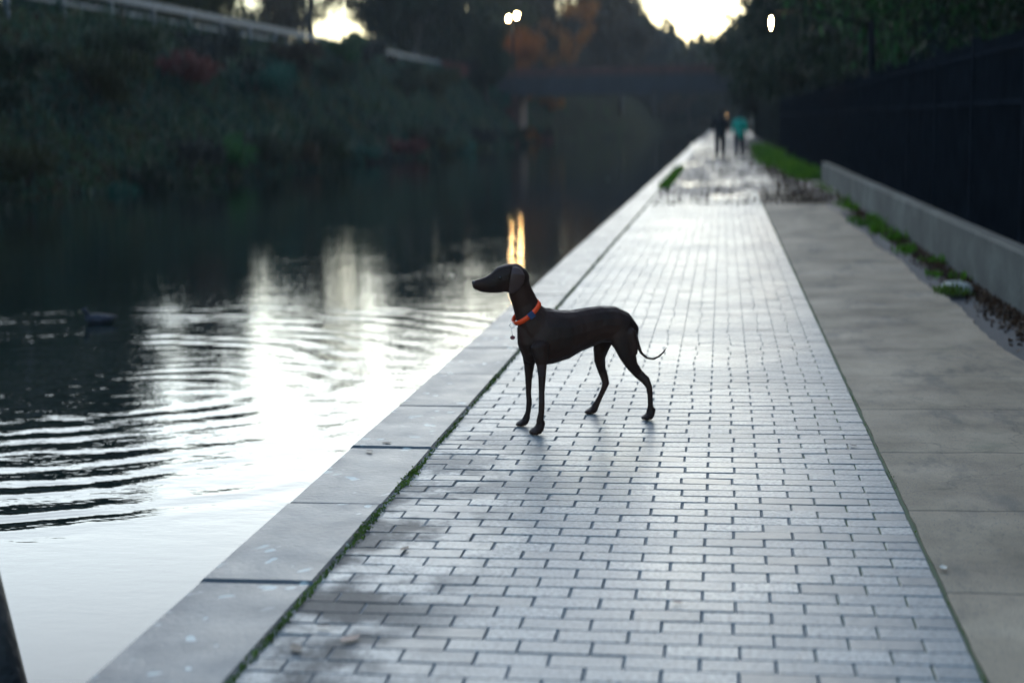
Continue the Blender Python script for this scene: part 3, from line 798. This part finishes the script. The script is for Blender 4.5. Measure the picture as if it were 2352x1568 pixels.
# shoulder blade, upper arm and thigh muscle on both flanks
for q_ in (-1, 1):
    o_ = side * (q_ * px(70, 7.1))
    def ms(cx, cy, hh, ww): a_, b_, c_ = sec(cx, cy, hh, ww); return (a_ + o_, b_, c_)
    B.loft([ms(700, 590, 34, 26), ms(680, 660, 62, 44), ms(660, 730, 66, 50), ms(680, 800, 60, 46), ms(702, 870, 40, 34)], side)
    B.loft([ms(1230, 600, 40, 26), ms(1275, 660, 74, 42), ms(1310, 730, 80, 44), ms(1335, 800, 60, 36)], side)
# neck
B.loft([sec(524, 300, 84, 64, -.015), sec(546, 390, 96, 68, -.01), sec(578, 470, 104, 74), sec(610, 550, 118, 86), sec(662, 630, 152, 106), sec(715, 680, 165, 120)], side)
# head
hy = -.02
B.loft([sec(212, 338, 40, 34, hy), sec(244, 338, 48, 36, hy), sec(290, 334, 58, 40, hy), sec(340, 318, 72, 46, hy), sec(392, 298, 98, 62, hy), sec(450, 286, 112, 72, hy), sec(512, 284, 112, 70, hy), sec(556, 304, 88, 60, hy)], side)
B.loft([sec(244, 366, 26, 24, hy), sec(320, 372, 28, 28, hy), sec(400, 362, 36, 38, hy)], side)
B.loft([sec(350, 258, 20, 40, hy), sec(392, 224, 26, 48, hy), sec(460, 200, 26, 52, hy)], side)
def leg(pts, foot_px, s=side):
    B.loft([(D(a, b, Y), px(r + (4 if r > 12.5 else 1.5), Y), px((r + (4 if r > 12.5 else 1.5)) * wq, Y)) for a, b, r, Y, wq in pts], s, 12)
YN, YFf, YRn, YRf = on_plane(1232, 996).y, on_plane(1202, 977).y, on_plane(1490, 963).y, on_plane(1356, 949).y
n0 = YF - .055
leg([(690, 800, 74, n0, .6), (700, 880, 58, n0, .7), (706, 950, 38, n0, .8), (709, 1030, 28, (n0 + YN) / 2, .95), (706, 1150, 20, (n0 + YN) / 2 - .01, 1), (706, 1235, 21, YN, 1), (704, 1300, 20, YN, 1.1), (690, 1370, 24, YN, 1.1)], None)
f0 = YF + .06
leg([(615, 850, 60, f0, .8), (612, 950, 38, f0, .85), (608, 1040, 25, (f0 + YFf) / 2, .95), (607, 1150, 18, YFf, 1), (612, 1225, 19, YFf, 1), (605, 1290, 17, YFf, 1.05), (588, 1345, 20, YFf, 1.1)], None)
B.loft([(D(610, 1236, YFf), px(13, YFf), px(12, YFf)), (D(626, 1243, YFf), px(10, YFf), px(9, YFf))], side, 10)
r0 = YR - .05
leg([(1300, 690, 104, r0, .55), (1330, 780, 94, r0, .55), (1356, 870, 70, r0, .6), (1388, 945, 46, (r0 + YRn) / 2, .7), (1436, 1008, 36, YRn, .75), (1490, 1056, 33, YRn, .75), (1516, 1105, 23, YRn, .85), (1524, 1180, 17, YRn, 1), (1526, 1245, 17, YRn, 1.05), (1518, 1305, 22, YRn, 1.1)], None)
B.loft([(D(1375, 700, r0), px(44, YR), px(44, YR)), (D(1400, 780, r0), px(36, YR), px(36, YR)), (D(1408, 850, r0), px(24, YR), px(24, YR))], side, 12)
q0 = YR + .05
leg([(1180, 740, 84, q0, .55), (1155, 820, 66, q0, .6), (1143, 900, 45, (q0 + YRf) / 2, .7), (1158, 975, 32, YRf, .8), (1178, 1030, 29, YRf, .8), (1190, 1080, 26, YRf, .85), (1168, 1135, 18, YRf, 1), (1142, 1190, 17, YRf, 1), (1116, 1242, 21, YRf, 1.1)], None)
def paw(cx, cy, w, Y, dirx, h=36, ln=70):
    base = D(cx, cy, Y); base.z = 0
    fwd = Vector(dirx).normalized()
    lat = Vector((-fwd.y, fwd.x, 0)); hh = px(h, Y); Lw = px(w, Y); Ln = px(ln, Y)
    back = base - fwd * Ln * .25
    B.loft([(back + Vector((0, 0, hh * 1.6)), hh * .62, Lw * .42), (back + fwd * Ln * .2 + Vector((0, 0, hh * .8)), hh * .7, Lw * .52), (base + fwd * Ln * .35 + Vector((0, 0, hh * .5)), hh * .48, Lw * .54)], lat, 12)
    for k in range(4):
        o_ = (k - 1.5) / 1.5; L_ = Ln * (.76 if k in (1, 2) else .58)
        p0 = base + lat * o_ * Lw * .36 + Vector((0, 0, hh * .5)); p1 = p0 + fwd * L_ * .7 + lat * o_ * Lw * .06
        p1.z = hh * .44; p2 = p1 + fwd * Ln * .22; p2.z = hh * .28
        B.loft([(p0, hh * .42, Lw * .17), (p1, hh * .44, Lw * .175), (p2, hh * .28, Lw * .14)], lat, 10)
fw = Vector((-.80, -.55, 0))
paw(684, 1420, 88, YN, fw, 54, 88); paw(578, 1375, 68, YFf, fw, 44, 88); paw(1522, 1335, 74, YRn, fw, 46, 80); paw(1098, 1285, 66, YRf, fw, 44, 90)
ty = YR
leg([(1378, 650, 26, ty, 1), (1408, 720, 19, ty + .02, 1), (1430, 790, 14, ty + .03, 1), (1457, 850, 11, ty + .03, 1), (1497, 888, 9.5, ty + .03, 1), (1547, 896, 9, ty + .02, 1), (1590, 876, 8, ty, 1), (1622, 845, 6.5, ty, 1), (1648, 812, 4, ty, 1)], None)
M = NT("brown_coat"); p_ = M.objc()
f_ = M.noise(M.scaled(p_, (1, 1, 3)), 120, 3)
M.set(Base_Color=M.mix(M.smooth(M.noise(p_, 6, 3), .35, .7), (.020, .009, .006), (.040, .016, .010)), Roughness=M.math('MULTIPLY_ADD', f_, .25, .38))
M.b.inputs['Specular IOR Level'].default_value = .2
M.b.inputs['Sheen Weight'].default_value = .03; M.b.inputs['Sheen Tint'].default_value = (.5, .35, .3, 1)
M.bump(M.math('ADD', M.math('MULTIPLY', f_, .0014), M.math('MULTIPLY', M.noise(M.scaled(p_, (1, 1, .6)), 14, 2), .010)), 1.0); m_coat = M.m
body = B.build("body", m_coat, dog, .0046, 4, DO)
# ears
M = NT("ear_coat"); M.set(Base_Color=(.06, .028, .022), Roughness=.45); M.bump(M.noise(M.objc(), 120, 3), .001); m_ear = M.m
def ear(dyy, name="ear"):
    E = Loft(); Ye = yd(520) + dyy
    E.loft([(D(520, 214, Ye + (.022 if dyy < 0 else -.022)), px(46, Ye), px(14, Ye)), (D(528, 260, Ye), px(66, Ye), px(13, Ye)), (D(520, 310, Ye), px(66, Ye), px(12, Ye)), (D(498, 356, Ye), px(50, Ye), px(11, Ye)), (D(474, 395, Ye), px(26, Ye), px(9, Ye))], side, 14)
    return E.build(name, m_ear, dog, .004, 4, DO)
ear(-.02 - .052); ear(-.02 + .052)
# nose, eye
def ball(name, c, r, mat, parent, sc=(1, 1, 1), n=10):
    V, F = [], []
    for j in range(n + 1):
        for i in range(n * 2):
            a, b = math.pi * j / n, math.pi * i / n
            V.append((c[0] + r * sc[0] * math.sin(a) * math.cos(b), c[1] + r * sc[1] * math.sin(a) * math.sin(b), c[2] + r * sc[2] * math.cos(a)))
    for j in range(n):
        for i in range(n * 2): F.append((j*2*n+i, (j+1)*2*n+i, (j+1)*2*n+(i+1) % (2*n), j*2*n+(i+1) % (2*n)))
    return link(name, mesh(name, V, F, True), mat, parent)
m_nose = simple("nose_skin", (.05, .038, .038), .3, .2, 50)
c_ = D(196, 322, yd(200) + hy) - DO; ball("nose", c_, px(19, 7), m_nose, dog, (1, .9, .85))
m_eye = simple("eye_glass", (.02, .012, .006), .08, .2, 50)
for s_ in (-1, 1):
    c_ = D(368, 280, yd(350) + hy) - DO + side * s_ * px(50, 7); ball("eye", c_, px(12, 7), m_eye, dog, n=8)
# collar: band following the neck, buckle, ring and tag
mO = NT("orange_webbing"); mO.set(Base_Color=(.95, .075, .01), Roughness=.55); mO.bump(mO.noise(mO.objc(), 300, 2), .0006); mO = mO.m
a0, a1 = D(684, 462, yd(640)), D(498, 622, yd(540))
cc = (a0 + a1) / 2; up_ = (a0 - a1); half = up_.length / 2; up_.normalize()
cs = side.copy(); cs = (cs - up_ * cs.dot(up_)).normalized(); nn = up_.cross(cs).normalized()
V, F = [], []; N_ = 48; hw = px(20, 7.1)
for i in range(N_):
    th = 2 * math.pi * i / N_
    d_ = up_ * math.cos(th) * half * 1.03 + cs * math.sin(th) * px(94, 7.1)
    o_ = d_.normalized() * .0016
    for q in (nn * hw + o_, -nn * hw + o_, -nn * hw - o_, nn * hw - o_): V.append(tuple(cc + d_ + q - DO))
for i in range(N_):
    j = (i + 1) % N_
    for k in range(4): F.append((i*4+k, i*4+(k+1) % 4, j*4+(k+1) % 4, j*4+k))
collar = link("collar", mesh("collar", V, F, True), mO, dog); collar['label'] = 'orange webbing collar with a blue buckle'
m_blue = simple("buckle_plastic", (.03, .05, .12), .4, .2, 20); m_metal = simple("tag_metal", (.6, .6, .6), .3, .1, 20, 0, .9)
bc = cc - cs * px(103, 7.1) + up_ * px(10, 7.1) - DO
V, F, T = [], [], []
bevel_block(V, F, T, -px(24, 7.1), px(24, 7.1), -px(26, 7.1), px(26, 7.1), -.004, .007, .002)
Mx = Matrix((up_, nn, -cs)).transposed()
link("buckle", mesh("buckle", [tuple(bc + Mx @ Vector(v)) for v in V], F), m_blue, collar)
rc = a1 - DO + Vector((-.008, -.012, -.012))
MB().tube([tuple(rc + Vector((math.cos(t) * .011, 0, math.sin(t) * .011))) for t in np.linspace(0, 6.283, 17)], [.0014] * 17, 6).build("ring", m_metal, collar, True)
m_tag = simple("tag_maroon", (.12, .02, .03), .4, .2, 20)
tp = D(487, 735, yd(540) - .02) - DO
MB().tube([tuple(rc + Vector((0, 0, -.0055))), tuple((rc + tp) / 2 + Vector((-.004, 0, .004))), tuple(tp + Vector((0, 0, .008)))], [.0012] * 3, 6).build("tag_cord", m_metal, collar, True)
V, F = [], []
for z_ in (-.0015, .0015):
    for i in range(16): V.append(tuple(tp + Vector((math.cos(i / 16 * 6.283) * .012, z_, math.sin(i / 16 * 6.283) * .010))))
F = [tuple(range(16)), tuple(reversed(range(16, 32)))] + [(i, (i+1) % 16, 16 + (i+1) % 16, 16 + i) for i in range(16)]
link("name_tag", mesh("name_tag", V, F), m_tag, collar)

# ------------------------------------------------------------------ two walkers
m_skin = simple("skin", (.32, .2, .15), .6, .1, 20); m_hair = simple("hair", (.015, .012, .01), .7, .3, 40)
m_navy = simple("navy_cloth", (.008, .011, .02), .8, .3, 8); m_blk = simple("black_cloth", (.006, .007, .009), .8, .3, 8)
m_den = simple("dark_denim", (.012, .018, .035), .8, .3, 8); m_teal = simple("teal_cloth", (.0, .30, .21), .7, .2, 6)
m_grey = simple("slate_cloth", (.05, .07, .09), .8, .3, 6)
def person(x, y, h, jacket, trousers, label, stride=.24, bend=0.0, hood=False):
    o = empty("person", (x, y, .02)); tag(o, label, 'person', 'people walking away along the towpath'); s = h / 1.75; X = Vector((1, 0, 0)); Yv = Vector((0, 1, 0))
    b = Loft(); fl, bk = stride, -stride
    sh = Vector((0, bend * .35, 1.43)); hip = Vector((0, 0, .93))
    def v(*a): return tuple(Vector(a) * s)
    def L(bd, pts, sd=X, n=12): bd.loft([(v(*p[:3]), p[3] * s, p[4] * s) for p in pts], sd, n)
    bs = bend * .35
    L(b, [(0, 0, .9, .10, .15), (0, bs * .4, 1.1, .09, .13), (0, bs * .8, 1.3, .11, .17), (0, bs, 1.42, .08, .17)])
    L(b, [(0, bs, 1.44, .055, .055), (0, bs + .01, 1.52, .05, .05)])
    L(b, [(0, bs + .03, 1.52, .05, .05), (0, bs + .03, 1.57, .085, .068), (0, bs + .01, 1.64, .10, .078), (0, bs, 1.71, .07, .055)])
    L(b, [(0, bs + .115, 1.60, .012, .012), (0, bs + .135, 1.585, .012, .013)], X, 8)
    for q in (-1, 1):
        f_ = fl if q > 0 else bk
        L(b, [(q * .09, 0, .88, .085, .08), (q * .10, f_ * .45, .5, .055, .055), (q * .10, f_ * (.9 if f_ > 0 else 1.2), .1, .035, .035)])
        L(b, [(q * .19, bs, 1.40, .05, .05), (q * .24, bs - f_ * .35, 1.13, .04, .04), (q * .25, bs - f_ * .35 + .12, .90, .028, .028)])
        hx, hy_, hz = q * .25, bs - f_ * .35 + .13, .86
        L(b, [(hx, hy_, hz, .022, .035), (hx, hy_ + .01, hz - .06, .018, .038)], Yv)
        for k in range(4): L(b, [(hx - q * .005, hy_ + .028 - k * .019, hz - .07, .009, .009), (hx - q * .012, hy_ + .032 - k * .019, hz - .11, .008, .008), (hx - q * .03, hy_ + .032 - k * .018, hz - .135, .007, .007)], Yv, 8)
        L(b, [(hx - q * .01, hy_ + .035, hz - .02, .011, .011), (hx - q * .02, hy_ + .065, hz - .06, .009, .009)], Yv, 8)
        L(b, [(q * .078, bs + .0, 1.60, .025, .008), (q * .082, bs - .01, 1.63, .02, .008)], X, 8)
    b.build("body", m_skin, o, .012 * s, 2)
    j = Loft()
    L(j, [(0, 0, .80, .145, .19), (0, bs * .3, 1.0, .135, .175), (0, bs * .7, 1.25, .145, .20), (0, bs, 1.40, .11, .20), (0, bs, 1.47, .075, .10)])
    for q in (-1, 1):
        f_ = fl if q > 0 else bk
        L(j, [(q * .17, bs, 1.40, .08, .075), (q * .24, bs - f_ * .35, 1.13, .06, .06), (q * .25, bs - f_ * .35 + .11, .92, .047, .047)])
    j.build("jacket", jacket, o, .014 * s, 3)
    t = Loft()
    for q in (-1, 1):
        f_ = fl if q > 0 else bk
        L(t, [(q * .08, 0, .88, .12, .105), (q * .10, f_ * .45, .5, .075, .072), (q * .10, f_ * (.9 if f_ > 0 else 1.2), .10, .058, .055)])
    t.build("trousers", trousers, o, .014 * s, 2)
    hh = Loft(); L(hh, [(0, bs - .03, 1.53, .07, .075), (0, bs - .03, 1.62, .09, .088), (0, bs - .01, 1.70, .085, .07), (0, bs, 1.74, .05, .045)])
    hh.build("hair", m_hair, o, .012 * s, 2)
    for q in (-1, 1):
        f_ = fl if q > 0 else bk; fy = f_ * (.9 if f_ > 0 else 1.2); z0 = .05 if f_ > 0 else .07
        e = Loft(); L(e, [(q * .1, fy - .05, z0, .045, .04), (q * .1, fy + .05, z0 - .005, .042, .046), (q * .1, fy + .17, z0 - .015, .028, .04)]); e.build("shoe", m_blk, o, .01 * s, 2)
    o.scale = (1.14, 1.1, 1)
    return o
P1 = on_plane(1654, 362); P2 = on_plane(1698, 360)
person(P1.x, P1.y, 1.80, m_blk, m_navy, 'person in black coat and navy trousers walking away, on the left')
person(P2.x, P2.y, 1.66, m_teal, m_den, 'person in bright teal jacket and dark trousers walking away, on the right', bend=.3)

# ------------------------------------------------------------------ duck
P = on_plane(230, 742, WZ); dk = empty("duck", P, R(200)); dk.scale = (.75,) * 3; tag(dk, 'small dark duck swimming in the ripples on the left', 'duck')
b = Loft(); X = Vector((0, 1, 0))
b.loft([((-.20, 0, .075), .012, .02), ((-.13, 0, .055), .04, .055), ((0, 0, .045), .075, .085), ((.10, 0, .05), .065, .07), ((.15, 0, .06), .035, .04)], X)
b.loft([((.12, 0, .07), .035, .03), ((.15, 0, .13), .026, .024), ((.165, 0, .17), .034, .029), ((.20, 0, .165), .022, .02)], X)
b.build("body", simple("duck_plumage", (.008, .010, .02), .7, .5, 18), dk, .008, 3)
e = Loft(); e.loft([((.205, 0, .158), .010, .013), ((.25, 0, .150), .005, .013)], X, 10); e.build("bill", simple("duck_bill", (.12, .1, .03), .4, .1, 10), dk, .004, 1)

# ------------------------------------------------------------------ leaning timber post, bottom left corner
zt = on_plane(64, 1560, WZ); 
base = at_depth(8, 1740, 4.0); top = at_depth(-100, 1310, 4.0)
mp = empty("mooring_post", (base.x, base.y, WZ)); tag(mp, 'black leaning timber post at the bottom left corner by the water', 'post')
dv = (top - base).normalized(); bo = Vector((base.x, base.y, WZ)); 
r_ = .115
m_tim = simple("wet_black_timber", (.012, .013, .014), .6, .5, 6, .01)
st_ = base - dv * ((base.z - (-1.2)) / dv.z) - bo; en = top + dv * .55 - bo
q = MB(); q.tube([tuple(st_), tuple(st_ * .5 + en * .5), tuple(en)], [r_ * 1.03, r_, r_ * .97], 20); q.build("timber", m_tim, mp, True)
q = MB(); q.tube([tuple(en - dv * .10), tuple(en - dv * .04)], [r_ * 1.04, r_ * 1.04], 20); q.build("iron_band", m_iron, mp, True)

# ------------------------------------------------------------------ evening haze
hz = MB().box(-1500, 1500, -1500, 2200, -3, 60)
mh = bpy.data.materials.new("evening_haze"); mh.use_nodes = True; t_ = mh.node_tree; t_.nodes.clear()
ou = t_.nodes.new("ShaderNodeOutputMaterial"); pv = t_.nodes.new("ShaderNodeVolumePrincipled")
pv.inputs['Color'].default_value = (.85, .92, 1, 1); pv.inputs['Density'].default_value = .00026; pv.inputs['Anisotropy'].default_value = .3
t_.links.new(pv.outputs[0], ou.inputs['Volume'])
h_ = hz.build("haze", mh); h_['kind'] = 'stuff'; h_['label'] = 'thin bluish evening haze over the canal'
